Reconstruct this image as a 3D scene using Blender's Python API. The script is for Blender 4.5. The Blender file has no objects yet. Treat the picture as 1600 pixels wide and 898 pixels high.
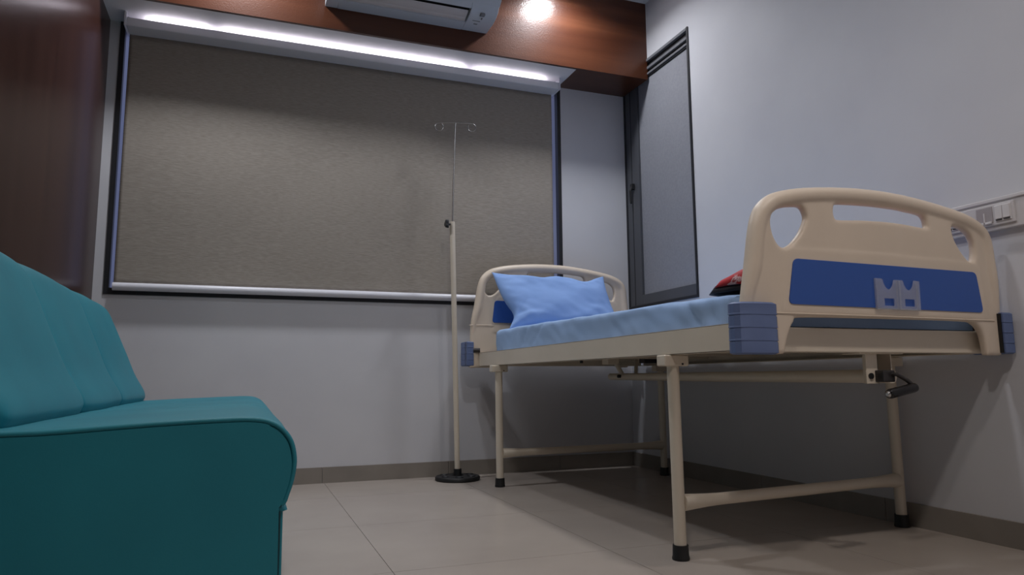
import bpy, bmesh, math, random
from mathutils import Vector, Matrix, noise

S = bpy.context.scene
COL = S.collection
random.seed(7)

# ------------------------------------------------------------------ camera
YAW, PITCH, ROLL, FPX = 0.3595, 0.1279, -0.0078, 1105.0
cy, sy, cp, sp = math.cos(YAW), math.sin(YAW), math.cos(PITCH), math.sin(PITCH)
F = Vector((sy * cp, cy * cp, sp)); R0 = Vector((cy, -sy, 0)); U0 = R0.cross(F)
c_, s_ = math.cos(ROLL), math.sin(ROLL)
R = R0 * c_ + U0 * s_; U = U0 * c_ - R0 * s_
cam = bpy.data.cameras.new('camera'); camo = bpy.data.objects.new('camera', cam); COL.objects.link(camo)
camo.matrix_world = Matrix(((R.x, U.x, -F.x, 0), (R.y, U.y, -F.y, 0), (R.z, U.z, -F.z, 0.5), (0, 0, 0, 1)))
cam.sensor_width = 36; cam.lens = FPX / 1600 * 36; cam.clip_start = 0.02
S.camera = camo

# ------------------------------------------------------------------ world, exposure
S.view_settings.view_transform = 'Standard'; S.view_settings.look = 'None'
S.view_settings.gamma = 1; S.view_settings.use_curve_mapping = False
S.view_settings.exposure = -0.12
W = bpy.data.worlds.new('dusk'); S.world = W; W.use_nodes = True
W.node_tree.nodes['Background'].inputs[0].default_value = (0.33, 0.36, 0.60, 1)   # dusk daylight outside
W.node_tree.nodes['Background'].inputs[1].default_value = .85

# ------------------------------------------------------------------ room numbers (metres)
YB, XR, XL, YF = 3.6526, 2.1156, -0.6645, -1.3      # back wall, right wall, left wall, wall behind the camera
ZC, ZS, YFA = 2.67, 2.211, 3.373                    # ceiling, soffit underside, fascia plane
LAMP = 15.0
LAMPS = [(1.530, 3.145, .62, 0), (-0.10, 3.12, .74, 0), (1.60, 0.30, .58, 1), (0.10, 0.30, .66, 1), (0.72, 1.65, .40, 0)]
LAMP_LABELS = ['recessed ceiling downlight by the fascia near the right wall, mirrored as a bright spot', 'recessed ceiling downlight by the fascia near the left wall',
               'recessed ceiling downlight above the footboard side of the room', 'recessed ceiling downlight over the near end of the teal sofa', 'recessed ceiling downlight in the middle of the room']   # x, y, power factor
LAMP_COL = (0.93, 0.95, 1.0); LAMP_WARM = (1.0, .90, .82)

# ------------------------------------------------------------------ materials
def mat(name, col, rough=0.5, metal=0.0, spec=0.5, coat=0.0):
    m = bpy.data.materials.new(name); m.use_nodes = True
    b = m.node_tree.nodes['Principled BSDF']
    b.inputs['Base Color'].default_value = (*col, 1); b.inputs['Roughness'].default_value = rough
    b.inputs['Metallic'].default_value = metal; b.inputs['Specular IOR Level'].default_value = spec
    b.inputs['Coat Weight'].default_value = coat; b.inputs['Coat Roughness'].default_value = 0.09
    return m
def N(m, t, **kw):
    n = m.node_tree.nodes.new(t)
    for k, v in kw.items():
        if k in n.inputs: n.inputs[k].default_value = v
        else: setattr(n, k, v)
    return n
def L(m, a, b): m.node_tree.links.new(a, b)
def P(m): return m.node_tree.nodes['Principled BSDF']
def noisy(m, c1, c2, scale, stretch=(1, 1, 1), bump=0.0, detail=4, lo=0.35, hi=0.65, bscale=None, dist=0.002):
    tc = N(m, 'ShaderNodeTexCoord'); mp = N(m, 'ShaderNodeMapping'); mp.inputs['Scale'].default_value = stretch
    L(m, tc.outputs['Object'], mp.inputs['Vector'])
    nz = N(m, 'ShaderNodeTexNoise'); nz.inputs['Scale'].default_value = scale; nz.inputs['Detail'].default_value = detail
    L(m, mp.outputs[0], nz.inputs['Vector'])
    rp = N(m, 'ShaderNodeValToRGB'); rp.color_ramp.elements[0].position = lo; rp.color_ramp.elements[1].position = hi
    rp.color_ramp.elements[0].color = (*c1, 1); rp.color_ramp.elements[1].color = (*c2, 1)
    L(m, nz.outputs['Fac'], rp.inputs[0]); L(m, rp.outputs[0], P(m).inputs['Base Color'])
    if bump:
        src = nz
        if bscale:
            src = N(m, 'ShaderNodeTexNoise'); src.inputs['Scale'].default_value = bscale; src.inputs['Detail'].default_value = 3
            L(m, mp.outputs[0], src.inputs['Vector'])
        bp = N(m, 'ShaderNodeBump'); bp.inputs['Strength'].default_value = bump; bp.inputs['Distance'].default_value = dist
        L(m, src.outputs['Fac'], bp.inputs['Height']); L(m, bp.outputs[0], P(m).inputs['Normal'])
    return m
M = {}
M['wall'] = noisy(mat('wall_paint', (.6, .6, .62), .55, spec=.25), (.60, .60, .635), (.635, .635, .665), 3, bump=.06, bscale=220)
M['ceiling'] = mat('ceiling_paint', (.72, .72, .73), .8)
M['soffit'] = mat('soffit_paint', (.78, .78, .80), .6)
M['tile'] = noisy(mat('floor_tile', (.4, .37, .34), .26, spec=.45), (.385, .338, .300), (.43, .38, .335), 2.5, bump=.04, bscale=160)
M['grout'] = mat('grout', (.14, .125, .115), .9)
M['skirt'] = noisy(mat('skirting_tile', (.3, .27, .24), .4), (.235, .21, .185), (.275, .245, .215), 6)
# wood laminate, glossy with a hammered coat
def wood(name, c1, c2, c3, stretch, rough, coat, bump=.22):
    m = mat(name, c1, rough, coat=coat)
    tc = N(m, 'ShaderNodeTexCoord'); mp = N(m, 'ShaderNodeMapping'); mp.inputs['Scale'].default_value = stretch
    L(m, tc.outputs['Object'], mp.inputs['Vector'])
    a = N(m, 'ShaderNodeTexNoise'); a.inputs['Scale'].default_value = 1.6; a.inputs['Detail'].default_value = 8; a.inputs['Distortion'].default_value = .6
    L(m, mp.outputs[0], a.inputs['Vector'])
    rp = N(m, 'ShaderNodeValToRGB'); e = rp.color_ramp.elements
    e[0].position = .3; e[0].color = (*c1, 1); e[1].position = .7; e[1].color = (*c3, 1)
    k = e.new(.5); k.color = (*c2, 1)
    L(m, a.outputs['Fac'], rp.inputs[0]); L(m, rp.outputs[0], P(m).inputs['Base Color'])
    f = N(m, 'ShaderNodeTexVoronoi'); f.inputs['Scale'].default_value = 190
    L(m, tc.outputs['Object'], f.inputs['Vector'])
    bp = N(m, 'ShaderNodeBump'); bp.inputs['Strength'].default_value = bump; bp.inputs['Distance'].default_value = .0012
    L(m, f.outputs['Distance'], bp.inputs['Height']); L(m, bp.outputs[0], P(m).inputs['Normal']); L(m, bp.outputs[0], P(m).inputs['Coat Normal'])
    return m
M['wood'] = wood('red_brown_laminate', (.056, .0155, .0065), (.076, .0235, .010), (.100, .033, .0145), (.3, 3, 7), .36, .34, .32)
P(M['wood']).inputs['Specular IOR Level'].default_value = .3
M['wood_shaded'] = wood('shaded_brown_laminate', (.036, .014, .010), (.045, .018, .013), (.055, .023, .016), (6, 6, .35), .24, 0, .05)  # same laminate as the fascia, grazing-light shade put into a darker colour
P(M['wood_shaded']).inputs['Specular IOR Level'].default_value = .10
M['blackmetal'] = mat('black_powder_coat', (.012, .013, .017), .45)
M['greymetal'] = mat('dark_grey_aluminium', (.075, .078, .088), .42, metal=.0)
M['lightgrey'] = mat('grey_aluminium', (.16, .165, .18), .4)
M['reveal'] = mat('window_reveal_metal', (.5, .52, .6), .35)
M['frost'] = noisy(mat('frosted_pane', (.2, .2, .22), .5, spec=.3), (.255, .26, .29), (.285, .29, .32), 90, bump=.05)
# woven blind
m = mat('woven_blind_fabric', (.2, .18, .16), .85, spec=.15)
noisy(m, (.275, .244, .212), (.375, .337, .293), 130, (.25, 1, 2.6), bump=.25, detail=5, lo=.3, hi=.72)
M['blind'] = m
M['white_al'] = mat('white_aluminium', (.72, .72, .78), .32)
M['cassette'] = mat('cassette_grey', (.74, .75, .80), .4)
M['cream'] = noisy(mat('cream_powder_coat', (.6, .5, .4), .35), (.66, .585, .48), (.70, .62, .51), 5, bump=.03, bscale=300)
M['plastic'] = noisy(mat('cream_plastic', (.6, .5, .4), .42), (.69, .585, .475), (.72, .61, .495), 8, bump=.08, bscale=350, dist=.001)
M['bumper'] = noisy(mat('slate_blue_plastic', (.1, .15, .3), .5), (.105, .15, .30), (.125, .175, .335), 6, bump=.05, bscale=300)
M['panelblue'] = mat('royal_blue_panel', (.030, .100, .40), .35)
M['rubber'] = mat('black_rubber', (.008, .008, .009), .55)
M['chrome'] = mat('steel', (.5, .5, .5), .25, metal=1)
M['gunmetal'] = mat('dark_metal', (.06, .055, .055), .35, metal=.6)
M['handle'] = mat('glossy_black_grip', (.006, .005, .006), .15)
M['sheet'] = noisy(mat('light_blue_cotton', (.2, .35, .6), .85, spec=.15), (.31, .45, .70), (.34, .485, .74), 7, bump=.12, bscale=420, dist=.001)
M['pillow'] = noisy(mat('blue_pillow_cotton', (.2, .35, .7), .85, spec=.15), (.25, .40, .74), (.275, .43, .78), 7, bump=.12, bscale=420, dist=.001)
M['teal'] = noisy(mat('teal_leatherette', (.01, .2, .25), .5, spec=.4), (.012, .185, .245), (.015, .215, .28), 4, bump=.12, bscale=420, dist=.0008)
M['stitch'] = mat('dark_teal_stitching', (.004, .05, .065), .7)
M['acwhite'] = mat('ac_white_plastic', (.56, .60, .66), .35)
M['vane'] = mat('vane_pale_plastic', (.62, .58, .58), .4)
M['dark'] = mat('dark_recess', (.02, .02, .022), .6)
M['mark'] = mat('grey_print', (.22, .23, .25), .5)
M['trunk'] = mat('trunking_pvc', (.60, .58, .59), .4)
M['switch'] = mat('switch_white', (.66, .64, .65), .35)
M['modgrey'] = mat('module_grey', (.36, .33, .34), .4)
M['red'] = noisy(mat('red_fleece', (.5, .01, .02), .6), (.55, .012, .02), (.30, .006, .012), 25, bump=.3, bscale=200)
rp_ = [n for n in M['red'].node_tree.nodes if n.type == 'VALTORGB'][0].color_ramp
k_ = rp_.elements.new(.60); k_.color = (.42, .008, .015, 1); k_ = rp_.elements.new(.64); k_.color = (.75, .55, .58, 1); rp_.elements[-1].position = .70
M['black_fleece'] = mat('black_fleece', (.012, .008, .014), .6)
M['white_fleece'] = mat('white_fleece', (.7, .62, .64), .7)
def emit(name, col, s):
    m = bpy.data.materials.new(name); m.use_nodes = True; nt = m.node_tree; nt.nodes.clear()
    e = nt.nodes.new('ShaderNodeEmission'); e.inputs[0].default_value = (*col, 1); e.inputs[1].default_value = s
    o = nt.nodes.new('ShaderNodeOutputMaterial'); nt.links.new(e.outputs[0], o.inputs[0]); return m
M['diffuser'] = emit('lamp_diffuser', LAMP_COL, 40)
M['led'] = emit('led_strip', (1.0, .90, .97), 15)
def glassy(name, tint, gl, diff=None, dfac=0.0):
    m = bpy.data.materials.new(name); m.use_nodes = True; nt = m.node_tree; nt.nodes.clear()
    t = nt.nodes.new('ShaderNodeBsdfTransparent'); t.inputs[0].default_value = (*tint, 1)
    g = nt.nodes.new('ShaderNodeBsdfGlossy'); g.inputs['Roughness'].default_value = gl
    mx = nt.nodes.new('ShaderNodeMixShader'); mx.inputs[0].default_value = .06; nt.links.new(t.outputs[0], mx.inputs[1]); nt.links.new(g.outputs[0], mx.inputs[2])
    out = mx
    if diff:
        d = nt.nodes.new('ShaderNodeBsdfDiffuse'); d.inputs[0].default_value = (*diff, 1)
        m2 = nt.nodes.new('ShaderNodeMixShader'); m2.inputs[0].default_value = dfac
        nt.links.new(mx.outputs[0], m2.inputs[1]); nt.links.new(d.outputs[0], m2.inputs[2]); out = m2
    o = nt.nodes.new('ShaderNodeOutputMaterial'); nt.links.new(out.outputs[0], o.inputs[0]); return m
M['glass'] = glassy('window_glass', (.92, .95, .97), .02)
M['acrylic'] = glassy('clear_acrylic', (.9, .92, .95), .1, (.85, .87, .95), .17)

# ------------------------------------------------------------------ mesh helpers
def obj(name, bm, m, parent=None, smooth=False, bevel=0.0, seg=2, angle=40):
    if isinstance(bm, bmesh.types.BMesh):
        me = bpy.data.meshes.new(name)
        bmesh.ops.recalc_face_normals(bm, faces=bm.faces)
        bm.to_mesh(me); bm.free()
    else: me = bm
    me.materials.clear(); me.materials.append(M[m] if isinstance(m, str) else m)
    if smooth:
        for p in me.polygons: p.use_smooth = True
        if smooth != 'all': me.set_sharp_from_angle(angle=math.radians(angle))
    o = bpy.data.objects.new(name, me); COL.objects.link(o)
    if parent: o.parent = parent
    if bevel:
        b = o.modifiers.new('bevel', 'BEVEL'); b.width = bevel; b.segments = seg; b.limit_method = 'ANGLE'
    return o
def thing(name, label=None, cat=None, group=None, kind=None):
    o = bpy.data.objects.new(name, None); COL.objects.link(o); tag(o, label, cat, group, kind); return o
def tag(o, label=None, cat=None, group=None, kind=None):
    if label: o['label'] = label
    if cat: o['category'] = cat
    if group: o['group'] = group
    if kind: o['kind'] = kind
    return o
def bx(bm, x0, x1, y0, y1, z0, z1):
    v = [bm.verts.new((x, y, z)) for x in (x0, x1) for y in (y0, y1) for z in (z0, z1)]
    for f in ((0, 1, 3, 2), (4, 6, 7, 5), (0, 4, 5, 1), (2, 3, 7, 6), (0, 2, 6, 4), (1, 5, 7, 3)):
        bm.faces.new([v[i] for i in f])
    return bm
def box(*a): return bx(bmesh.new(), *a)
def pipe(pts, r, seg=16, bm=None, caps=True, closed=False):
    bm = bm or bmesh.new(); pts = [Vector(p) for p in pts]; n = len(pts)
    rr = r if isinstance(r, (list, tuple)) else [r] * n
    rings = []; prev = None
    for i, p in enumerate(pts):
        if closed: t = pts[(i + 1) % n] - pts[i - 1]
        else: t = pts[min(i + 1, n - 1)] - pts[max(i - 1, 0)]
        t.normalize()
        if prev is None:
            a = Vector((0, 0, 1)) if abs(t.z) < .9 else Vector((1, 0, 0))
            u = t.cross(a).normalized()
        else: u = (prev - t * prev.dot(t)).normalized()
        prev = u; w = t.cross(u)
        rings.append([bm.verts.new(p + (u * math.cos(2 * math.pi * k / seg) + w * math.sin(2 * math.pi * k / seg)) * rr[i]) for k in range(seg)])
    m = n if closed else n - 1
    for i in range(m):
        A, B = rings[i], rings[(i + 1) % n]
        for k in range(seg): bm.faces.new((A[k], A[(k + 1) % seg], B[(k + 1) % seg], B[k]))
    if caps and not closed:
        bm.faces.new(rings[0][::-1]); bm.faces.new(rings[-1])
    return bm
def lathe(prof, cx=0, cy=0, seg=40, bm=None):       # prof: (r, z)
    bm = bm or bmesh.new(); rings = []
    for r, z in prof:
        rings.append([bm.verts.new((cx + r * math.cos(2 * math.pi * k / seg), cy + r * math.sin(2 * math.pi * k / seg), z)) for k in range(seg)] if r > 1e-5 else [bm.verts.new((cx, cy, z))])
    for A, B in zip(rings, rings[1:]):
        for k in range(seg):
            a, b = A[k % len(A)], A[(k + 1) % len(A)]; c, d = B[(k + 1) % len(B)], B[k % len(B)]
            f = [v for i, v in enumerate((a, b, c, d)) if v not in (a, b, c, d)[:i]]
            if len(f) > 2: bm.faces.new(f)
    return bm
def catmull(pts, n=6, closed=True):
    out = []; m = len(pts); P_ = [Vector(p) for p in pts]
    for i in range(m if closed else m - 1):
        if closed: a, b, c, d = P_[i - 1], P_[i], P_[(i + 1) % m], P_[(i + 2) % m]
        else: a, b, c, d = P_[max(i - 1, 0)], P_[i], P_[i + 1], P_[min(i + 2, m - 1)]
        for k in range(n):
            t = k / n
            out.append(.5 * ((2 * b) + (c - a) * t + (2 * a - 5 * b + 4 * c - d) * t * t + (3 * b - a - 3 * c + d) * t ** 3))
    if not closed: out.append(P_[-1])
    return out
def plate(loops, thick, bev, y):
    """flat shape in the XZ plane, given outline and holes, as a mesh centred at depth y"""
    cu = bpy.data.curves.new('tmp', 'CURVE'); cu.dimensions = '2D'; cu.fill_mode = 'BOTH'
    cu.extrude = max(thick / 2 - bev, .0001); cu.bevel_depth = bev; cu.bevel_resolution = 3; cu.offset = -bev
    for lp in loops:
        s = cu.splines.new('POLY'); s.points.add(len(lp) - 1); s.use_cyclic_u = True
        for k, p in enumerate(lp): s.points[k].co = (p[0], p[1], 0, 1)
    o = bpy.data.objects.new('tmp', cu); COL.objects.link(o)
    me = bpy.data.meshes.new_from_object(o.evaluated_get(bpy.context.evaluated_depsgraph_get()))
    bpy.data.objects.remove(o); bpy.data.curves.remove(cu)
    me.transform(Matrix(((1, 0, 0, 0), (0, 0, -1, y), (0, 1, 0, 0), (0, 0, 0, 1))))
    return me
def remeshed(bm, voxel, smooth_it):
    me = bpy.data.meshes.new('tmp'); bm.to_mesh(me); bm.free()
    o = bpy.data.objects.new('tmp', me); COL.objects.link(o)
    r = o.modifiers.new('r', 'REMESH'); r.mode = 'VOXEL'; r.voxel_size = voxel
    s = o.modifiers.new('s', 'SMOOTH'); s.iterations = smooth_it; s.factor = .5
    out = bpy.data.meshes.new_from_object(o.evaluated_get(bpy.context.evaluated_depsgraph_get()))
    bpy.data.objects.remove(o); bpy.data.meshes.remove(me)
    return out
def rrect(x0, x1, z0, z1, r, n=5):
    out = []
    for cx, cz, a0 in ((x1 - r, z1 - r, 0), (x0 + r, z1 - r, 90), (x0 + r, z0 + r, 180), (x1 - r, z0 + r, 270)):
        for k in range(n + 1):
            a = math.radians(a0 + 90 * k / n); out.append((cx + r * math.cos(a), cz + r * math.sin(a)))
    return out
def prism_x(prof, x0, x1, bm=None):                 # prof: (y, z) loop
    bm = bm or bmesh.new()
    A = [bm.verts.new((x0, y, z)) for y, z in prof]; B = [bm.verts.new((x1, y, z)) for y, z in prof]; n = len(prof)
    for i in range(n): bm.faces.new((A[i], A[(i + 1) % n], B[(i + 1) % n], B[i]))
    bm.faces.new(A[::-1]); bm.faces.new(B); return bm

# ------------------------------------------------------------------ setting
fl = tag(obj('floor', box(XL - .1, XR + .1, YF - .1, YB + .1, -.12, -.003), 'grout'), kind='structure')
PIT, JX, JY, G = .636, .3817, 2.554, .0016
xs = [JX + PIT * k for k in range(-3, 5)]; ys = [JY + PIT * k for k in range(-7, 4)]
def clip(a, lo, hi): return max(lo, min(hi, a))
for i in range(len(xs) - 1):
    for j in range(len(ys) - 1):
        x0, x1 = clip(xs[i] + G / 2, XL, XR), clip(xs[i + 1] - G / 2, XL, XR); y0, y1 = clip(ys[j] + G / 2, YF, YB), clip(ys[j + 1] - G / 2, YF, YB)
        if x1 - x0 < .01 or y1 - y0 < .01: continue
        obj('floor_tile', box(x0, x1, y0, y1, -.003, 0), 'tile', fl)
tag(obj('ceiling', box(XL - .1, XR + .1, YF - .1, YB + .1, ZC, ZC + .1), 'ceiling'), kind='structure')
WX0, WX1, WZ0, WZ1 = -.620, 1.684, .896, 2.211
bm = bmesh.new()
bx(bm, XL - .1, WX0, YB, YB + .16, 0, ZC); bx(bm, WX1, XR + .1, YB, YB + .16, 0, ZC)
bx(bm, WX0, WX1, YB, YB + .16, 0, WZ0); bx(bm, WX0, WX1, YB, YB + .16, WZ1, ZC)
tag(obj('wall_back', bm, 'wall'), kind='structure')
VY0, VY1, VZ0, VZ1 = 2.964, YB - .002, .898, 2.33
bm = bmesh.new()
bx(bm, XR, XR + .12, YF - .1, VY0, 0, ZC); bx(bm, XR, XR + .12, VY0, VY1 + .002, 0, VZ0); bx(bm, XR, XR + .12, VY0, VY1 + .002, VZ1, ZC)
bx(bm, XR + .07, XR + .12, VY0, VY1 + .002, VZ0, VZ1)
tag(obj('wall_right', bm, 'wall'), kind='structure')
tag(obj('wall_left', box(XL - .1, XL, YF - .1, YB, 0, ZC), 'wood_shaded'), kind='structure')
tag(obj('wall_front', box(XL, XR, YF - .1, YF, 0, ZC), 'wall'), kind='structure')
# bulkhead over the window: laminate fascia, white underside over the window, laminate underside by the corner
tr = tag(thing('trim_1'), kind='structure')
obj('fascia_board', box(XL, XR, YFA, YFA + .018, ZS - .004, ZC), 'wood', tr)
obj('soffit_panel', box(XL, 1.672, YFA + .018, YB, ZS, ZS + .018), 'soffit', tr)
obj('soffit_board', box(1.672, XR, YFA + .018, YB, ZS - .002, ZS + .018), 'wood', tr)
# skirtings laid tile by tile
ZK = .076
sk = tag(thing('baseboard_back'), kind='structure')
for k in range(-2, 4):
    a, b = clip(.372 + PIT * k + .001, XL, XR), clip(.372 + PIT * (k + 1) - .001, XL, XR)
    if b - a > .02: obj('skirting_tile', box(a, b, YB - .009, YB, 0, ZK), 'skirt', sk)
sk = tag(thing('baseboard_right'), kind='structure')
for k in range(-7, 3):
    a, b = clip(2.56 + PIT * k + .001, YF, YB - .009), clip(2.56 + PIT * (k + 1) - .001, YF, YB - .009)
    if b - a > .02: obj('skirting_tile', box(XR - .009, XR, a, b, 0, ZK), 'skirt', sk)

# window 1 behind the blind
w1 = tag(thing('window_1'), kind='structure')
bm = bmesh.new(); T = .0215; yo = YB - .006
bx(bm, WX0, WX0 + T, yo, YB + .03, WZ0, WZ1); bx(bm, WX1 - T, WX1, yo, YB + .03, WZ0, WZ1)
bx(bm, WX0 + T, WX1 - T, yo, YB + .03, WZ0, WZ0 + .03); bx(bm, WX0 + T, WX1 - T, yo, YB + .03, WZ1 - .02, WZ1)
obj('window_frame', bm, 'blackmetal', w1)
bm = bmesh.new(); a, b = WX0 + T * .6, WX1 - T * .6
bx(bm, WX0, a + .008, YB + .03, YB + .12, WZ0, WZ1); bx(bm, b - .008, WX1, YB + .03, YB + .12, WZ0, WZ1)
bx(bm, a, b, YB + .03, YB + .12, WZ0, WZ0 + .02); bx(bm, a, b, YB + .03, YB + .12, WZ1 - .02, WZ1)
bx(bm, .51, .55, YB + .09, YB + .12, WZ0 + .02, WZ1 - .02)
obj('window_reveal', bm, 'reveal', w1)
for x0, x1 in ((a, .51), (.55, b)): obj('window_pane', box(x0, x1, YB + .10, YB + .106, WZ0 + .02, WZ1 - .02), 'glass', w1)

# window 2 on the right wall
w2 = tag(thing('window_2'), kind='structure')
XI = XR - .006
def fr(y0, y1, z0, z1, m, x0=XI, x1=XR + .07, nm='window_frame'): return obj(nm, box(x0, x1, y0, y1, z0, z1), m, w2, bevel=.001)
fr(VY1 - .014, VY1, VZ0, VZ1, 'blackmetal'); fr(VY0, VY0 + .012, VZ0, VZ1, 'blackmetal', XI - .002)
fr(VY0 + .012, VY0 + .020, VZ0 + .012, VZ1 - .1, 'lightgrey', XI + .003)
fr(VY0 + .012, VY1 - .014, VZ0, VZ0 + .014, 'blackmetal')
SY = 3.50
fr(SY, VY1 - .014, VZ0 + .014, VZ1 - .02, 'greymetal', XR - .002, nm='sash_stile')
fr(SY + .075, SY + .080, VZ0 + .014, VZ1 - .02, 'blackmetal', XR - .004, nm='sash_groove')
fr(VY0 + .02, SY, VZ0 + .014, .968, 'greymetal', XR - .002, nm='sash_rail')
for z0, z1, m, xx in ((2.314, VZ1, 'lightgrey', XI), (2.284, 2.314, 'blackmetal', XR + .012), (2.268, 2.284, 'lightgrey', XR - .003), (2.248, 2.268, 'blackmetal', XR + .012), (2.236, 2.248, 'lightgrey', XR - .003), (2.228, 2.236, 'blackmetal', XR + .004)):
    fr(VY0 + .012, SY + (.13 if z0 > 2.3 else .0), z0, z1, m, xx, nm='top_track')
fr(VY0 + .020, SY, .968, 2.228, 'frost', XR + .012, XR + .02, 'window_pane')
bm = box(XR - .022, XR - .002, 3.548, 3.572, 1.60, 1.635); pipe([(XR - .018, 3.56, 1.615), (XR - .026, 3.562, 1.59), (XR - .024, 3.562, 1.515)], [.007, .008, .006], 10, bm)
obj('window_handle', bm, 'rubber', w2, bevel=.002)

# ------------------------------------------------------------------ roller blind and its light
rb = thing('roller_blind', 'wide grey woven roller blind pulled down over the back window', 'blind')
FX0, FX1, FY = -.576, 1.616, YB - .028
bm = bmesh.new(); nx, nz = 140, 40
g = []
for j in range(nz + 1):
    z = .935 + (2.1425 - .935) * j / nz; row = []
    for i in range(nx + 1):
        x = FX0 + (FX1 - FX0) * i / nx; k = 1 - j / nz
        y = FY + .004 * k * math.sin(x * 3.1 + .6) + .0035 * k * math.sin(x * 7.3 + 2 * k) + .006 * noise.noise(Vector((x * 2.2, z * 2.6, 3)))
        row.append(bm.verts.new((x, min(y, YB - .016), z)))
    g.append(row)
for j in range(nz):
    for i in range(nx): bm.faces.new((g[j][i], g[j][i + 1], g[j + 1][i + 1], g[j + 1][i]))
o = obj('fabric', bm, 'blind', rb, smooth='all')
so = o.modifiers.new('s', 'SOLIDIFY'); so.thickness = .0012
CY0 = 3.532
obj('cassette', box(FX0 - .002, FX1 + .008, CY0, YB - .012, 2.143, 2.184), 'cassette', rb, bevel=.004, seg=3)
for x in (FX0 - .012, FX1 + .008):
    e = obj('end_bracket', box(x, x + .010, CY0 - .004, YB - .008, 2.142, ZS - .001), 'white_al', rb, bevel=.002)
for x in (FX0 + .004, FX1 - .012):
    for k in range(2): obj('screw', lathe([(0, 0), (.003, 0), (.003, .002), (0, .002)], x + .012 * k, CY0 + .014 + .016 * k, 10).copy() if False else lathe([(0, 2.1835), (.0035, 2.1835), (.0035, 2.1870), (0, 2.1870)], x + .011 * k, CY0 + .010 + .012 * k, 12), 'rubber', rb)
obj('bottom_bar', pipe([(FX0 - .003, FY - .003, .930), (FX1 + .003, FY - .003, .930)], .0185, 20), 'white_al', rb, smooth=True)
for x0, x1 in ((-.50, -.225), (-.175, 1.065), (1.135, 1.555)):
    st = thing('light_strip', {-.50: 'short lit strip above the blind at its left end', -.175: 'long lit strip glowing above the middle of the blind', 1.135: 'lit strip above the right end of the blind'}[x0], 'strip light', 'strip lights over the roller blind')
    obj('housing', box(x0, x1, 3.562, 3.592, 2.1845, 2.188), 'white_al', st)
    obj('diffuser', box(x0 + .01, x1 - .01, 3.564, 3.590, 2.188, 2.190), 'led', st)

# ------------------------------------------------------------------ ceiling downlights (above the frame)
for (x, y, k, warm), lab in zip(LAMPS, LAMP_LABELS):
    d = thing('downlight', lab, 'ceiling light', 'ceiling downlights')
    d.location = (x, y, ZC)
    obj('trim_ring', lathe([(.073, 0), (.096, 0), (.093, -.008), (.076, -.010), (.073, 0)], seg=48), 'white_al', d, smooth=True)
    obj('diffuser', lathe([(0, -.004), (.074, -.004), (.074, -.001), (0, -.001)], seg=48), 'diffuser', d)
    la = bpy.data.lights.new('downlight_lamp', 'AREA'); la.shape = 'DISK'; la.size = .145; la.energy = LAMP * k; la.color = LAMP_WARM if warm else LAMP_COL; la.spread = math.radians(150)
    lo = bpy.data.objects.new('downlight_lamp', la); COL.objects.link(lo); lo.parent = d; lo.location = (0, 0, -.012)

# ------------------------------------------------------------------ air conditioner
ac = thing('air_conditioner', 'white split air conditioner mounted on the brown fascia above the window', 'air conditioner')
AX0, AX1 = .300, 1.134
full = [(YFA, 2.316), (3.262, 2.314), (3.215, 2.322), (3.186, 2.337), (3.170, 2.355), (3.142, 2.376), (3.135, 2.40), (3.135, 2.60), (YFA, 2.61)]
slot = [(YFA, 2.316), (3.290, 2.316), (3.286, 2.345), (3.245, 2.40), (3.200, 2.405), (3.192, 2.350), (3.186, 2.337), (3.170, 2.355), (3.142, 2.376), (3.135, 2.40), (3.135, 2.60), (YFA, 2.61)]
SX0, SX1 = .36, .992
obj('end_section', prism_x(full, AX0, SX0), 'acwhite', ac, smooth=True, bevel=.003)
obj('end_section', prism_x(full, SX1, AX1), 'acwhite', ac, smooth=True, bevel=.003)
obj('outlet_section', prism_x(slot, SX0, SX1), 'acwhite', ac)
obj('outlet_recess', box(SX0, SX1, 3.196, 3.286, 2.352, 2.40), 'dark', ac)
fp = [(3.168, 2.358), (3.138, 2.378), (3.128, 2.40), (3.128, 2.595), (3.137, 2.6), (3.140, 2.40), (3.146, 2.384), (3.171, 2.362)]
obj('front_panel', prism_x([(y - .002, z) for y, z in fp], AX0 - .001, AX1 + .001), 'acwhite', ac, smooth=True)
def vane(y, z, w, a):
    c, s = math.cos(a), math.sin(a); pr = [(-w / 2, 0), (-w / 4, .005), (w / 4, .005), (w / 2, 0), (w / 4, -.003), (-w / 4, -.003)]
    return prism_x([(y + u * c - v * s, z + u * s + v * c) for u, v in pr], SX0 + .004, SX1 - .006)
obj('air_vane', vane(3.238, 2.334, .046, -.35), 'vane', ac, smooth=True)
obj('air_vane', vane(3.274, 2.324, .030, -.2), 'vane', ac, smooth=True)
obj('display_mark', box(1.045, 1.068, 3.195, 3.214, 2.318, 2.3275), 'mark', ac)
obj('print_mark', box(1.058, 1.062, 3.222, 3.236, 2.3125, 2.3165), 'mark', ac)
obj('print_line', box(1.020, 1.060, 3.256, 3.258, 2.3125, 2.316), 'mark', ac)
obj('print_mark', box(1.035, 1.055, 3.282, 3.294, 2.3138, 2.3165), 'mark', ac)

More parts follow.
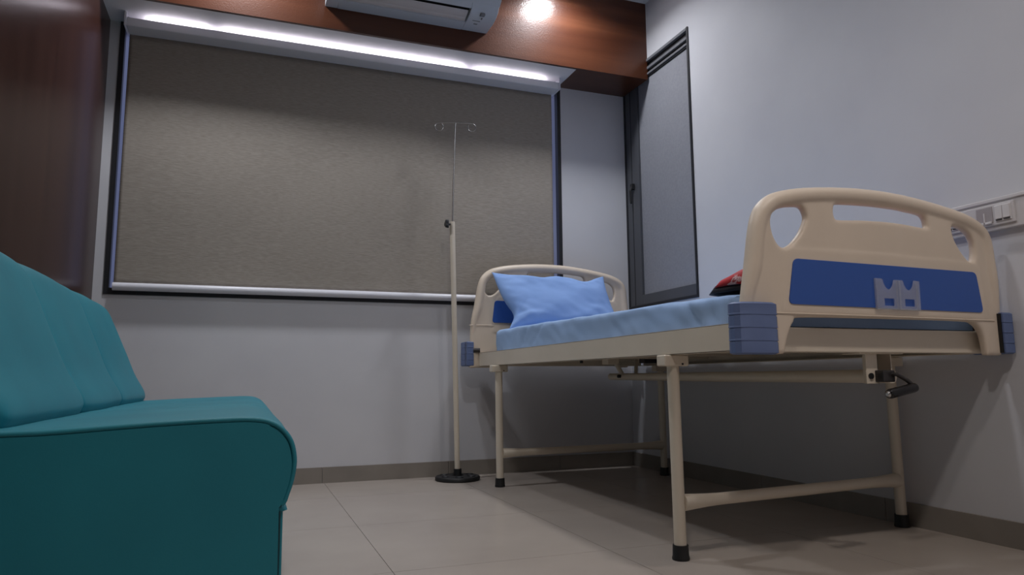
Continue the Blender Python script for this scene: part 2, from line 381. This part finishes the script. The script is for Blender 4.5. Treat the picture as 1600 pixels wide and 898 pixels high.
# ------------------------------------------------------------------ trunking on the right wall
tk = thing('wall_trunking', 'off-white electrical trunking with switches on the right wall behind the footboard', 'trunking')
obj('channel', box(XR - .022, XR, .80, 1.612, .930, 1.024), 'trunk', tk, bevel=.003)
obj('lid_edge', box(XR - .027, XR - .020, .80, 1.612, 1.016, 1.027), 'switch', tk, bevel=.002)
cp_ = obj('cover_plate', box(XR - .029, XR - .020, 1.376, 1.60, .944, 1.008), 'trunk', tk, bevel=.002)
mo = obj('module', box(XR - .031, XR - .026, 1.440, 1.490, .953, 1.002), 'modgrey', tk, bevel=.001)
for y in (1.443, 1.467): obj('rocker', box(XR - .035, XR - .028, y, y + .020, .950, .957), 'switch', mo, bevel=.001)
for y in (1.4635,): obj('divider', box(XR - .033, XR - .029, y, y + .003, .957, .985), 'switch', mo)
for y0 in (1.384, 1.545):
    mo = obj('module', box(XR - .032, XR - .026, y0, y0 + .048, .953, 1.002), 'switch', tk, bevel=.001)
    for k in range(2):
        ro = obj('rocker', box(XR - .035, XR - .030, y0 + .002 + .023 * k, y0 + .023 + .023 * k, .960, 1.000), 'switch', mo, bevel=.001)
        obj('slot', box(XR - .0345, XR - .030, y0 + .004 + .023 * k, y0 + .022 + .023 * k, .9555, .9585), 'dark', mo)

# ------------------------------------------------------------------ IV stand
iv = thing('drip_stand', 'cream and steel drip stand on a round black base by the window', 'drip stand')
bX, bY = 1.014, 3.492
def lean(z): return bX - .024 * z
obj('base', lathe([(0, 0), (.108, 0), (.112, .004), (.112, .015), (.108, .020), (.030, .024), (.030, .020), (0, .020)], bX, bY, 56), 'rubber', iv, smooth=True)
for k in range(6):
    a = math.radians(60 * k + 20); obj('base_recess', lathe([(0, .0215), (.017, .0215), (.019, .0245), (.021, .0215), (.021, .019), (0, .019)], bX + .074 * math.cos(a), bY + .074 * math.sin(a), 20), 'blackmetal', iv, smooth=True)
obj('collar', lathe([(0, .018), (.021, .018), (.0195, .055), (0, .055)], bX, bY, 24), 'rubber', iv, smooth=True)
obj('lower_pole', pipe([(lean(.05), bY, .05), (lean(.7), bY, .7), (lean(1.312), bY, 1.312)], .0135, 20), 'cream', iv, smooth=True)
tx = lean(1.312)
obj('upper_rod', pipe([(tx, bY, 1.25), (tx + .006, bY, 1.55), (tx + .016, bY, 1.852)], .0042, 12), 'chrome', iv, smooth=True)
dx, dy = .95, -.25
def hp(s, z): return (tx + .016 + dx * s, bY + dy * s, z)
for sg in (-1, 1):
    pts = [hp(0, 1.850), hp(sg * .05, 1.849), hp(sg * .088, 1.848)]
    c = .088; r = .022
    for k in range(0, 15):
        a = math.radians(90 - 23 * k); pts.append(hp(sg * (c + r * math.cos(a)), 1.848 - r + r * math.sin(a)))
    obj('hook', pipe(pts, .0026, 8), 'chrome', iv, smooth=True)
bm = bmesh.new()
pipe([(tx - .010, bY - .002, 1.298), (tx - .026, bY - .006, 1.298)], .006, 10, bm)
K = []
for k in range(24):
    a = 2 * math.pi * k / 24; K.append(.021 + .0045 * math.cos(3 * a))
for sx in (0, 1): pass
ra = [[bm.verts.new((tx - .024 - .016 * s, bY - .006, 1.298)) + 0 if False else bm.verts.new((tx - .024 - .016 * s, bY - .006 + K[k] * (1 - .12 * s) * math.cos(2 * math.pi * k / 24), 1.298 + K[k] * (1 - .12 * s) * math.sin(2 * math.pi * k / 24))) for k in range(24)] for s in (0, 1)]
for k in range(24): bm.faces.new((ra[0][k], ra[0][(k + 1) % 24], ra[1][(k + 1) % 24], ra[1][k]))
bm.faces.new(ra[0][::-1]); bm.faces.new(ra[1])
obj('clamp_knob', bm, 'blackmetal', iv, smooth=True, bevel=.002)

# ------------------------------------------------------------------ hospital bed
bed = thing('hospital_bed', 'cream hospital bed with blue-panelled end boards against the right wall', 'bed')
# side and end rails: C-channels
def rail_x(x0, x1, sgn):      # runs along Y; open side inwards
    bm = bmesh.new(); t = .003; z0, z1 = .563, .632
    if sgn > 0: bx(bm, x0, x0 + t, 1.4565, 3.478, z0, z1)
    else: bx(bm, x1 - t, x1, 1.4565, 3.478, z0, z1)
    bx(bm, x0, x1, 1.4565, 3.478, z1 - t, z1); bx(bm, x0, x1, 1.4565, 3.478, z0, z0 + t)
    return bm
obj('side_rail', rail_x(1.124, 1.160, 1), 'cream', bed, bevel=.001)
obj('side_rail', rail_x(2.058, 2.094, -1), 'cream', bed, bevel=.001)
for y0, y1 in ((1.484, 1.514), (3.444, 3.474)):
    obj('end_rail', box(1.16, 2.058, y0, y1, .563, .628), 'cream', bed, bevel=.003)
obj('deck', box(1.162, 2.056, 1.516, 3.442, .620, .631), 'cream', bed)
for y in (1.80, 2.15, 2.50, 2.85, 3.2): obj('cross_rail', box(1.157, 2.061, y - .015, y + .015, .585, .620), 'cream', bed, bevel=.002)
# end boards
foot = [(1.150, .556), (1.154, .62), (1.1605, .686), (1.1787, .7786), (1.1948, .8671), (1.2067, .9093), (1.2244, .9405), (1.2589, .9686), (1.3003, .9842), (1.3766, .9991), (1.4788, 1.0095), (1.5762, 1.0139), (1.6852, 1.0125), (1.7884, 1.0039), (1.8951, .9890), (1.977, .9731), (2.0315, .9521), (2.0618, .9266), (2.0762, .8916), (2.0824, .8301), (2.0875, .7621), (2.085, .68), (2.079, .62), (2.076, .556)]
arch = [(2.014, .556), (2.010, .588), (2.000, .622), (1.974, .646), (1.92, .653), (1.62, .6535), (1.345, .651), (1.318, .640), (1.302, .618), (1.290, .588), (1.281, .556)]
hL = [(1.2743, .9264), (1.2971, .9373), (1.335, .944), (1.3613, .9447), (1.372, .9371), (1.3782, .9191), (1.3732, .9035), (1.3559, .8748), (1.3275, .8458), (1.3044, .8336), (1.2861, .8344), (1.2692, .8542), (1.2604, .8834), (1.2622, .9105)]
hM = [(1.482, .9611), (1.531, .9654), (1.613, .9675), (1.6973, .9658), (1.76, .9605), (1.8008, .9553), (1.813, .9449), (1.8166, .928), (1.8099, .9182), (1.736, .9235), (1.6594, .9262), (1.5677, .9237), (1.4869, .9191), (1.4741, .9263), (1.473, .948)]
hR = [(1.9155, .9302), (1.9524, .928), (1.9833, .9131), (1.9988, .8868), (2.0, .8597), (1.9917, .8322), (1.9771, .8281), (1.9557, .8438), (1.9315, .8726), (1.9166, .902)]
def board(fn, hfn, yc, ridge):
    out = catmull([Vector((*fn(p), 0)) for p in foot], 5, closed=False)
    ar = catmull([Vector((*fn(p), 0)) for p in arch], 4, closed=False)
    loops = [[(p.x, p.y) for p in out] + [(p.x, p.y) for p in ar]]
    for h in (hL, hM, hR): loops.append([(p.x, p.y) for p in catmull([Vector((*hfn(p, h is hL), 0)) for p in h], 4)])
    bm = bmesh.new(); bm.from_mesh(plate(loops, .026, .008, yc))
    for p in [loops[0]]: pass
    # rim tube following the outline, a thin edge at the feet swelling to a hand grip along the top
    cz = fn((1.62, .60))[1]; inner = []; rr = []
    n = len(out)
    for i, p in enumerate(out):
        t = (out[min(i + 1, n - 1)] - out[max(i - 1, 0)]).normalized(); nrm = Vector((t.y, -t.x, 0))
        w = min(1, max(0, (p.y - fn((1.6, .66))[1]) / .12)); r = .014 + .0085 * w
        q = p + nrm * r; inner.append((q.x, yc, q.y)); rr.append(r)
    pipe(inner, rr, 14, bm)
    # slightly proud lower field that carries the coloured panel
    q = [fn(p) for p in ((1.275, .660), (2.030, .657), (2.028, .700), (2.008, .815), (1.99, .826), (1.62, .835), (1.32, .832), (1.300, .822), (1.285, .76))]
    bm.from_mesh(plate([q], .030, .004, yc))
    me = remeshed(bm, .0045, 4)
    return me
yb_ = 1.4535
fb = obj('footboard', board(lambda p: p, lambda p, l: p, yb_, True), 'plastic', bed, smooth='all')
def hf(p): return (p[0] - .075, p[1] + .1 * min(1, max(0, (p[1] - .60) / .08)))
def hh(p, l): return (hf(p)[0] - (.035 if l else 0), hf(p)[1])
hb = obj('headboard', board(hf, hh, 3.50, False), 'plastic', bed, smooth='all')
obj('seam_ridge', pipe([(1.258, yb_ - .0135, .660), (1.62, yb_ - .0150, .6595), (2.05, yb_ - .0135, .657)], .0022, 8), 'plastic', fb, smooth=True)
obj('seam_ridge', pipe([(1.075, 3.5 - .0130, .775), (1.35, 3.5 - .0130, .775)], .0022, 8), 'plastic', hb, smooth=True)
def quad_round(c, r, n=5):          # rounded polygon from corner list
    out = []; m = len(c)
    for i in range(m):
        p, a, b = Vector(c[i]), Vector(c[i - 1]), Vector(c[(i + 1) % m])
        u, v = (a - p).normalized() * r, (b - p).normalized() * r
        for k in range(n + 1):
            t = k / n; out.append(tuple((p + u) * (1 - t) ** 2 + p * 2 * t * (1 - t) + (p + v) * t * t))
    return out
pb = obj('blue_panel', plate([quad_round([(1.297, .684), (1.320, .8035), (1.987, .797), (2.0045, .679)], .016)], .003, .0008, yb_ - .0158), 'panelblue', fb, smooth=True)
obj('blue_panel', plate([quad_round([(1.198, .790), (1.212, .906), (1.90, .900), (1.915, .785)], .016)], .003, .0008, 3.5 - .0158), 'panelblue', hb, smooth=True)
# clear chart holder on the blue panel
def notch(x0, x1, z, d, n=10): return [(x0 + (x1 - x0) * k / n, z - d * math.sin(math.pi * k / n) ** .6) for k in range(n + 1)]
hx0, hx1, hz0, hz1 = 1.590, 1.750, .678, .762
top = [(hx0, hz1), (hx0 + .020, hz1)] + notch(hx0 + .024, hx0 + .064, hz1 - .003, .026) + [(hx0 + .068, hz1 - .002), (hx0 + .094, hz1 - .002)] + notch(hx0 + .098, hx0 + .138, hz1 - .003, .026) + [(hx0 + .142, hz1 - .001), (hx1, hz1 - .003), (hx1 - .002, hz0), (hx0 - .002, hz0)]
w1_ = [(hx0 + .026, hz0 + .010), (hx0 + .062, hz0 + .010), (hx0 + .062, hz0 + .030), (hx0 + .026, hz0 + .030)]
w2_ = [(x + .075, z) for x, z in w1_]
ch = obj('chart_holder', plate([top, w1_, w2_], .003, .0005, yb_ - .023), 'acrylic', bed)
ch['label'] = 'clear plastic chart holder with two notched pockets'
obj('holder_rib', box(hx0 + .078, hx0 + .084, yb_ - .027, yb_ - .018, hz0, hz1 - .004), 'acrylic', ch)
obj('holder_side', box(hx0 - .002, hx0 + .004, yb_ - .0215, yb_ - .018, hz0, hz1), 'acrylic', ch)
obj('holder_side', box(hx1 - .008, hx1 - .002, yb_ - .0215, yb_ - .018, hz0, hz1 - .004), 'acrylic', ch)
obj('holder_side', box(hx0, hx1 - .002, yb_ - .0215, yb_ - .018, hz0, hz0 + .005), 'acrylic', ch)
# corner bumpers with three grooves
def bumper(fp, z0, z1, name='corner_bumper'):
    bm = bmesh.new(); c = Vector((sum(p[0] for p in fp) / len(fp), sum(p[1] for p in fp) / len(fp)))
    lv = [(z0, .008), (z0 + .004, .0)]
    for k in (1, 2, 3):
        z = z0 + (z1 - z0) * k / 4; lv += [(z - .0025, 0), (z - .001, .0016), (z + .001, .0016), (z + .0012, -.0008), (z + .004, -.0008), (z + .005, 0)]
    lv += [(z1 - .004, 0), (z1, .008)]
    rings = []
    for z, ins in lv:
        rings.append([bm.verts.new((p[0] + (c.x - p[0]) * ins / .06, p[1] + (c.y - p[1]) * ins / .06, z)) for p in fp])
    n = len(fp)
    for A, B in zip(rings, rings[1:]):
        for k in range(n): bm.faces.new((A[k], A[(k + 1) % n], B[(k + 1) % n], B[k]))
    bm.faces.new(rings[0][::-1]); bm.faces.new(rings[-1])
    o = obj(name, bm, 'bumper', bed, smooth=True, angle=24); return o
fp = [(1.240, 1.4335), (1.240, 1.418), (1.232, 1.412), (1.20, 1.409), (1.165, 1.409), (1.146, 1.412), (1.130, 1.420), (1.121, 1.432), (1.119, 1.446), (1.122, 1.456), (1.148, 1.456), (1.149, 1.4335)]
bumper(fp, .554, .683)
bumper([(2.066, 1.425), (2.106, 1.425), (2.110, 1.43), (2.110, 1.53), (2.066, 1.53)], .560, .681)
obj('bumper_gap_shade', box(2.062, 2.067, 1.43, 1.52, .563, .678), 'rubber', bed)  # black box painting the shade in the gap beside the bumper
bumper([(1.062, 3.490), (1.062, 3.60), (1.10, 3.60), (1.10, 3.49), (1.096, 3.484), (1.066, 3.484)], .565, .690)
bumper([(2.02, 3.490), (2.02, 3.60), (2.06, 3.60), (2.06, 3.49), (2.056, 3.484), (2.026, 3.484)], .565, .690)
obj('mount_bolt', pipe([(1.096, 3.487, .645), (1.128, 3.475, .645)], .011, 12), 'gunmetal', bed, smooth=True)
# legs
LEGS = {'nl': (1.148, 1.743), 'nr': (2.074, 1.832), 'fl': (1.134, 3.196), 'fr': (2.045, 3.226)}
for k, (x, y) in LEGS.items():
    tx_ = x - .004
    lg = obj('leg', pipe([(x, y, .012), (tx_, y, .535)], .0172, 20), 'cream', bed, smooth=True)
    obj('rubber_foot', lathe([(0, 0), (.0235, 0), (.0245, .005), (.0225, .012), (.0215, .040), (.0172, .040)], x, y, 24), 'rubber', lg, smooth=True)
    sgn = 1 if x < 1.6 else -1
    pl = obj('leg_bracket', box(tx_ - .040, tx_ + .040, y - .022, y + .022, .531, .563) if True else None, 'cream', lg, bevel=.004)
    if x > 1.6: pl.location.x = -.004 if False else 0
    if k in ('nl', 'fl'):
        obj('bracket_screw', pipe([(tx_ + .018, y - .0225, .537), (tx_ + .018, y - .0245, .537)], .0028, 8), 'rubber', lg)
for a, b, z in (('nl', 'nr', .152), ('fl', 'fr', .153)):
    A, B = Vector((*LEGS[a], z)), Vector((*LEGS[b], z)); D = (B - A); ln = D.length; D.normalize()
    ds = [.012, .03, .06, .10, .15, ln / 2, ln - .15, ln - .10, ln - .06, ln - .03, ln - .012]; rs = [.0235, .0225, .0205, .0182, .0170, .0170, .0170, .0182, .0205, .0225, .0235]
    obj('cross_tube', pipe([A + D * d for d in ds], rs, 18), 'cream', bed, smooth=True)
# backrest lifting gear: long torque tube, bracket, crank
obj('torque_tube', pipe([(1.735, 1.53, .498), (1.74, 2.3, .500), (1.76, 3.25, .505)], [.020, .0195, .0165], 18), 'cream', bed, smooth=True)
bm = box(1.620, 1.664, 1.510, 1.514, .478, .563); bx(bm, 1.660, 1.664, 1.510, 1.56, .478, .563); bx(bm, 1.712, 1.716, 1.510, 1.56, .515, .563)
bx(bm, 1.665, 1.716, 1.560, 1.564, .500, .563); bx(bm, 1.59, 1.75, 1.500, 1.564, .560, .5635)
obj('crank_bracket', bm, 'cream', bed, bevel=.001)
obj('bracket_bolt', pipe([(1.634, 1.506, .499), (1.634, 1.514, .499)], .0085, 16), 'rubber', bed, smooth=True)
obj('hanger_plate', box(1.722, 1.765, 1.565, 1.60, .515, .566), 'cream', bed, bevel=.003)
cr = obj('crank', pipe([(1.680, 1.560, .498), (1.680, 1.490, .498)], .014, 18), 'gunmetal', bed, smooth=True)
obj('crank_block', box(1.650, 1.694, 1.482, 1.512, .482, .515), 'gunmetal', cr, bevel=.003)
obj('crank_arm', pipe([(1.684, 1.49, .504), (1.686, 1.470, .503), (1.715, 1.466, .488), (1.734, 1.462, .472), (1.737, 1.460, .466)], .0058, 12), 'gunmetal', cr, smooth=True)
g0, g1 = Vector((1.741, 1.460, .4675)), Vector((1.632, 1.455, .4495)); gd = (g1 - g0).normalized()
obj('crank_grip', pipe([g0, g0 + gd * .004, g0 + gd * .012, g1 - gd * .008, g1 - gd * .002, g1], [.008, .0125, .0135, .0135, .0115, .009], 20), 'handle', cr, smooth=True)
obj('grip_cap', pipe([g1, g1 + gd * .004], [.009, .005], 14), 'chrome', cr, smooth=True)
obj('lift_arm', pipe([(1.72, 3.16, .61), (1.76, 3.12, .505)], .011, 10), 'cream', bed, smooth=True)
obj('lift_arm', pipe([(1.86, 3.16, .61), (1.79, 3.05, .508)], .009, 10), 'cream', bed, smooth=True)
obj('pivot_bolt', pipe([(1.725, 3.115, .507), (1.742, 3.115, .507)], .008, 12), 'rubber', bed, smooth=True)
obj('deck_hinge', box(1.60, 1.66, 2.98, 3.04, .562, .600), 'cream', bed, bevel=.003)
obj('deck_hinge', box(1.78, 1.86, 2.95, 3.0, .568, .600), 'gunmetal', bed, bevel=.003)
obj('rail_bolt', pipe([(1.133, 2.31, .562), (1.133, 2.31, .553)], .006, 10), 'rubber', bed)

# ------------------------------------------------------------------ mattress, pillow, blanket
bm = bmesh.new(); X0, X1, Y0, Y1 = 1.166, 2.075, 1.515, 3.345
NX, NY, NZ = 46, 110, 10
def mz(x, y):
    b = .716 + .028 * (y - Y0) / (Y1 - Y0)
    b += .007 * noise.noise(Vector((x * 5, y * 3, 1))) + .003 * noise.noise(Vector((x * 14, y * 9, 4)))
    return b
def shell(u, v):       # superellipse edge rounding
    return None
rings = []
# cross-section loop in XZ for each y: rounded box
def sect(y, sc):
    out = []; zt = lambda x: mz(x, y); z0 = .633
    for k in range(NZ + 1): out.append((X0, z0 + (zt(X0) - z0) * k / NZ))
    for k in range(1, NX + 1): out.append((X0 + (X1 - X0) * k / NX, zt(X0 + (X1 - X0) * k / NX)))
    for k in range(1, NZ + 1): out.append((X1, zt(X1) + (z0 - zt(X1)) * k / NZ))
    r = []
    cx_, cz_ = (X0 + X1) / 2, .67
    for x, z in out:
        hx, hz = (X1 - X0) / 2, (zt(x) - .633) / 2; R_ = .022
        qx = x; qz = z
        ex = abs(x - cx_) - (hx - R_); ez = (z - (.633 + hz)) - (hz - R_)
        if ex > 0 and ez > 0:
            d = math.hypot(ex, ez)
            if d > R_: ex, ez = ex * R_ / d, ez * R_ / d
            qx = cx_ + math.copysign(hx - R_ + ex, x - cx_); qz = .633 + hz + hz - R_ + ez
        # folds on the side faces of the sheet
        side = max(0, 1 - abs(abs(x - cx_) - hx) / .02)
        f = .006 * noise.noise(Vector((y * 5 + z * 9, z * 12 - y * 2, 7))) + .004 * noise.noise(Vector((y * 16 - z * 20, z * 14, 2)))
        for y_, a_ in ((3.02, .9), (3.10, .5), (2.90, 1.3), (1.62, -.9), (1.56, -.5)): f -= .006 * math.exp(-(((y - y_) + (z - .62) * a_) / .012) ** 2)
        qx += side * f * (1 if x > cx_ else -1)
        r.append((cx_ + (qx - cx_) * sc, .633 + (qz - .633) * (1 - (1 - sc) * 1.2)))
    return r
for j in range(NY + 1):
    y = Y0 + (Y1 - Y0) * j / NY; e = min(y - Y0, Y1 - y); sc = 1 - .03 * max(0, 1 - e / .02) ** 2
    rings.append([bm.verts.new((x, y + .003 * noise.noise(Vector((x * 8, z * 14, 5))) * (1 if e < .02 else 0), z)) for x, z in sect(y, sc)])
n = len(rings[0])
for A, B in zip(rings, rings[1:]):
    for k in range(n - 1): bm.faces.new((A[k], A[k + 1], B[k + 1], B[k]))
    bm.faces.new((A[n - 1], A[0], B[0], B[n - 1]))
bm.faces.new(rings[0]); bm.faces.new(rings[-1][::-1])
ms = tag(obj('mattress', bm, 'sheet', smooth=True, angle=60), 'thin mattress in a light blue sheet lying on the bed frame', 'mattress')

# pillow leaning on the headboard
pbm = bmesh.new(); PN, PM = 64, 44
pO, pU, pV = Vector((1.494, 3.325, .893)), Vector((.322, .0, .003)), Vector((-.004, .078, .146))
pN = pU.cross(pV).normalized()
if pN.y > 0: pN = -pN
def pil(u, v, s):
    au, av = abs(u), abs(v)
    ku = 1 - .055 * (1 - av ** 2) * au ** 6 - .0; kv = 1 - .12 * (1 - au ** 2) * av ** 5
    ku -= .05 * (1 if u < 0 else 0) * (1 - (v + 1) / 2) * au
    t = .066 * ((1 - au ** 3.2) * (1 - av ** 3.0)) ** .62
    w = noise.noise(Vector((u * 2.2, v * 2.0, 1 + s))) * .012 + noise.noise(Vector((u * 5 + v * 4, v * 4 - u * 2, 8))) * .006 * (au + av) + noise.noise(Vector((u * 13, v * 9, 3))) * .0008
    for a0_, b0_ in ((.5, .2), (.9, -.1), (1.35, .35)): w -= .007 * math.exp(-(((u + .95) * math.cos(a0_) - (v + .95 - b0_) * math.sin(a0_)) / .045) ** 2) * math.exp(-((u + .85) / .3) ** 2) * math.exp(-((v + .7) / .45) ** 2)
    sag = -.012 * math.exp(-((u + .23) / .13) ** 2) * max(0, v) ** 2 - .026 * math.exp(-((u - .58) / .22) ** 2) * max(0, v) ** 2
    p = pO + pU * (u * ku) + pV * (v * kv) + pN * (s * t + w * (1 - max(au, av) ** 6)) + Vector((0, 0, sag))
    # corner folds
    c = max(0, au - .72) * max(0, av - .6) * 3
    p += Vector((0, 0, .02 * c * (1 if v > 0 else -.3)))
    if u < 0: p.x += .045 * math.exp(-((v + .5) / .45) ** 2) * au ** 3
    else: p.x += .012 * (1 - v) / 2 * au
    return p
gr = {}
for s in (1, -1):
    for j in range(PM + 1):
        for i in range(PN + 1):
            u, v = -1 + 2 * i / PN, -1 + 2 * j / PM
            u, v = math.sin(u * math.pi / 2) * .6 + u * .4, math.sin(v * math.pi / 2) * .6 + v * .4
            edge = i in (0, PN) or j in (0, PM)
            if s == -1 and edge: gr[(s, i, j)] = gr[(1, i, j)]
            else: gr[(s, i, j)] = pbm.verts.new(pil(u, v, s if not edge else 0))
for s in (1, -1):
    for j in range(PM):
        for i in range(PN): pbm.faces.new((gr[(s, i, j)], gr[(s, i + 1, j)], gr[(s, i + 1, j + 1)], gr[(s, i, j + 1)]))
tag(obj('pillow', pbm, 'pillow', smooth='all'), 'plump light blue pillow propped against the headboard', 'pillow')

# folded red and black blanket, mostly hidden by the footboard
bl = thing('folded_blanket', 'red, black and white folded blanket at the foot of the mattress', 'blanket')
def lump(x0, x1, y0, y1, z0, prof, seed, ex=3.0):
    bm = bmesh.new(); n, m = 40, 24; G_ = {}
    for s in (1, 0):
        for j in range(m + 1):
            for i in range(n + 1):
                u, v = -1 + 2 * i / n, -1 + 2 * j / m
                rho = (abs(u) ** 4 + abs(v) ** 4) ** .25
                k = max(abs(u), abs(v)) / rho if rho > 1e-6 else 1
                uu, vv = u * k, v * k
                rim = max(abs(u), abs(v)); x = (x0 + x1) / 2 + uu * (x1 - x0) / 2; y = (y0 + y1) / 2 + vv * (y1 - y0) / 2
                h = prof((y - y0) / (y1 - y0)) * (1 - rim ** ex) ** .5
                h *= 1 + .18 * noise.noise(Vector((x * 9 + seed, y * 12, seed)))
                z = z0 + (h if s else 0) + .012 * (1 - rim)*(0)
                if s == 0 and rim > .999: G_[(s, i, j)] = G_[(1, i, j)]
                else: G_[(s, i, j)] = bm.verts.new((x, y, z))
    for s in (1, 0):
        for j in range(m):
            for i in range(n): bm.faces.new((G_[(s, i, j)], G_[(s, i + 1, j)], G_[(s, i + 1, j + 1)], G_[(s, i, j + 1)]))
    return bm
obj('black_fold', lump(1.20, 1.95, 1.49, 1.695, .728, lambda t: .046 - .010 * t, 3, 7), 'black_fleece', bl, smooth='all')
obj('red_fold', lump(1.206, 1.94, 1.492, 1.672, .745, lambda t: .066 - .040 * t, 5, 7), 'red', bl, smooth='all')

# ------------------------------------------------------------------ teal sofa along the left wall
sofa = thing('sofa', 'teal leatherette sofa along the wood laminate wall at the left', 'sofa')
SY0, SY1 = 1.235, 3.02; SEAMS = (1.93, 2.47)
def loft_y(prof_fn, ys_, cap=True):
    bm = bmesh.new(); rings = [[bm.verts.new((x, y, z)) for x, z in prof_fn(y)] for y in ys_]; n = len(rings[0])
    for A, B in zip(rings, rings[1:]):
        for k in range(n): bm.faces.new((A[k], A[(k + 1) % n], B[(k + 1) % n], B[k]))
    if cap: bm.faces.new(rings[0]); bm.faces.new(rings[-1][::-1])
    return bm
def frange(a, b, extra=()):
    v = [a + (b - a) * k / 90 for k in range(91)]
    for s in extra: v += [s + d for d in (-.02, -.012, -.008, -.005, -.003, 0, .003, .005, .008, .012, .02)]
    v += [a + d for d in (.002, .005, .009, .014)] + [b - d for d in (.002, .005, .009, .014)]
    return sorted(set(round(q, 4) for q in v))
def smoothed(pts, n=5): return [(p.x, p.y) for p in catmull([Vector((*p, 0)) for p in pts], n)]
seat_prof = smoothed([(-.620, .29), (-.622, .395), (-.59, .420), (-.40, .427), (-.20, .434), (-.05, .439), (.02, .439), (.055, .429), (.077, .406), (.085, .375), (.083, .345), (.076, .318), (.068, .300), (.04, .285), (-.30, .285)], 5)
def groove(y, depth=.007):
    d = 0
    for s in SEAMS: d += math.exp(-((y - s) / .006) ** 2)
    return d * depth
def end_in(y, w=.016):
    e = min(y - SY0, SY1 - y); t = max(0, 1 - e / w); return 1 - math.sqrt(max(0, 1 - t * t))
def seat_fn(y):
    c = (-.28, .34); g_ = groove(y, .006); e = end_in(y, .022) * .009
    puff = 0
    out = []
    for x, z in seat_prof:
        top = 1 if z > .36 else 0
        v = Vector((x - c[0], z - c[1])); n_ = v.normalized(); k = g_ * (1 if top or x > .05 else 0) + e
        w = .0022 * noise.noise(Vector((x * 7, y * 7, z * 7)))
        q = Vector((x, z)) - Vector((n_.x * (1 if abs(x) < .2 and x > 0 else .6), n_.y * 1.6)) * k + n_ * w
        out.append((q.x, q.y))
    return out
seat = obj('seat', loft_y(seat_fn, frange(SY0, SY1, SEAMS)), 'teal', sofa, smooth=True, angle=70)
# end face of the body, slightly behind the piping
pipe_pts = [(x, SY0 - .001, z) for x, z in seat_fn(SY0 + .004)]
a0 = min(range(len(pipe_pts)), key=lambda i: abs(pipe_pts[i][0] + .62) + abs(pipe_pts[i][2] - .42))
a1 = -1 + min(range(len(pipe_pts)), key=lambda i: abs(pipe_pts[i][0] - .066) + abs(pipe_pts[i][2] - .298))
obj('piping', pipe([Vector(p) + Vector((0, .001, 0)) for p in pipe_pts[a0:a1 + 1]], .0042, 10), 'teal', sofa, smooth=True)
obj('stitch_line', pipe([Vector((p[0] + (-.006 if p[0] > .05 else 0), SY0 + .0015, p[2] - .0065)) for p in pipe_pts[a0:a1 + 1]], .0022, 6), 'stitch', sofa, smooth=True)
base_prof = [(-.640, .03), (-.640, .30), (.060, .30), (.066, .295), (.067, .10), (.066, .03)]
obj('base', loft_y(lambda y: base_prof, [SY0 + .004, SY1 - .004]), 'teal', sofa, bevel=.006, seg=3)
bm = bmesh.new(); ring = [(p[0], p[2]) for p in pipe_pts[a0:a1 + 1]]; ring = [(x - (.004 if x > .04 else 0), z - .004) for x, z in ring] + [(.060, .20), (.060, .03), (-.636, .03)]
A_ = [bm.verts.new((x, SY0 - .0035, z)) for x, z in ring]; B_ = [bm.verts.new((x, SY0 + .012, z)) for x, z in ring]
for k in range(len(ring)): bm.faces.new((A_[k], A_[(k + 1) % len(ring)], B_[(k + 1) % len(ring)], B_[k]))
bm.faces.new(A_[::-1]); bm.faces.new(B_)
obj('end_panel', bm, 'teal', sofa)
obj('stitch_line', box(.060, .0625, SY0 - .002, SY0 + .004, .03, .29), 'stitch', sofa)
for x in (-.60, .02):
    for y in (SY0 + .06, SY1 - .06): obj('foot', lathe([(0, 0), (.02, 0), (.025, .032), (0, .032)], x, y, 16), 'rubber', sofa, smooth=True)
back_prof = smoothed([(-.640, .40), (-.640, .60), (-.640, .765), (-.625, .785), (-.58, .792), (-.525, .784), (-.490, .762), (-.462, .708), (-.425, .62), (-.388, .53), (-.352, .465), (-.350, .436), (-.38, .418), (-.55, .40)], 5)
BY0, BY1 = 1.325, SY1 - .005
def back_fn(y):
    out = []; c = (-.55, .6); g_ = groove(y, .004) + .004 * sum(math.exp(-((y - s_) / .03) ** 2) for s_ in SEAMS)
    e0 = max(0, 1 - (y - BY0) / .03); e1 = max(0, 1 - (BY1 - y) / .035); e = max(1 - math.sqrt(max(0, 1 - e0 * e0)), 1 - math.sqrt(max(0, 1 - e1 * e1)))
    ed = [BY0, *SEAMS, BY1]; t = 0
    for a, b in zip(ed, ed[1:]):
        if a <= y <= b: t = math.sin(math.pi * (y - a) / (b - a)) ** .7 if b > a else 0
    for x, z in back_prof:
        v = Vector((x - c[0], z - c[1])); n_ = v.normalized(); frnt = 1 if x > -.56 else 0
        q = Vector((x, z)) + n_ * (frnt * (.004 * t - g_ * min(1, max(.25, (.80 - z) / .25))) - .022 * e) + n_ * .003 * noise.noise(Vector((x * 6, y * 6, z * 6)))
        out.append((max(q.x, -.645), q.y))
    return out
obj('backrest', loft_y(back_fn, frange(BY0, BY1, SEAMS)), 'teal', sofa, smooth=True, angle=70)
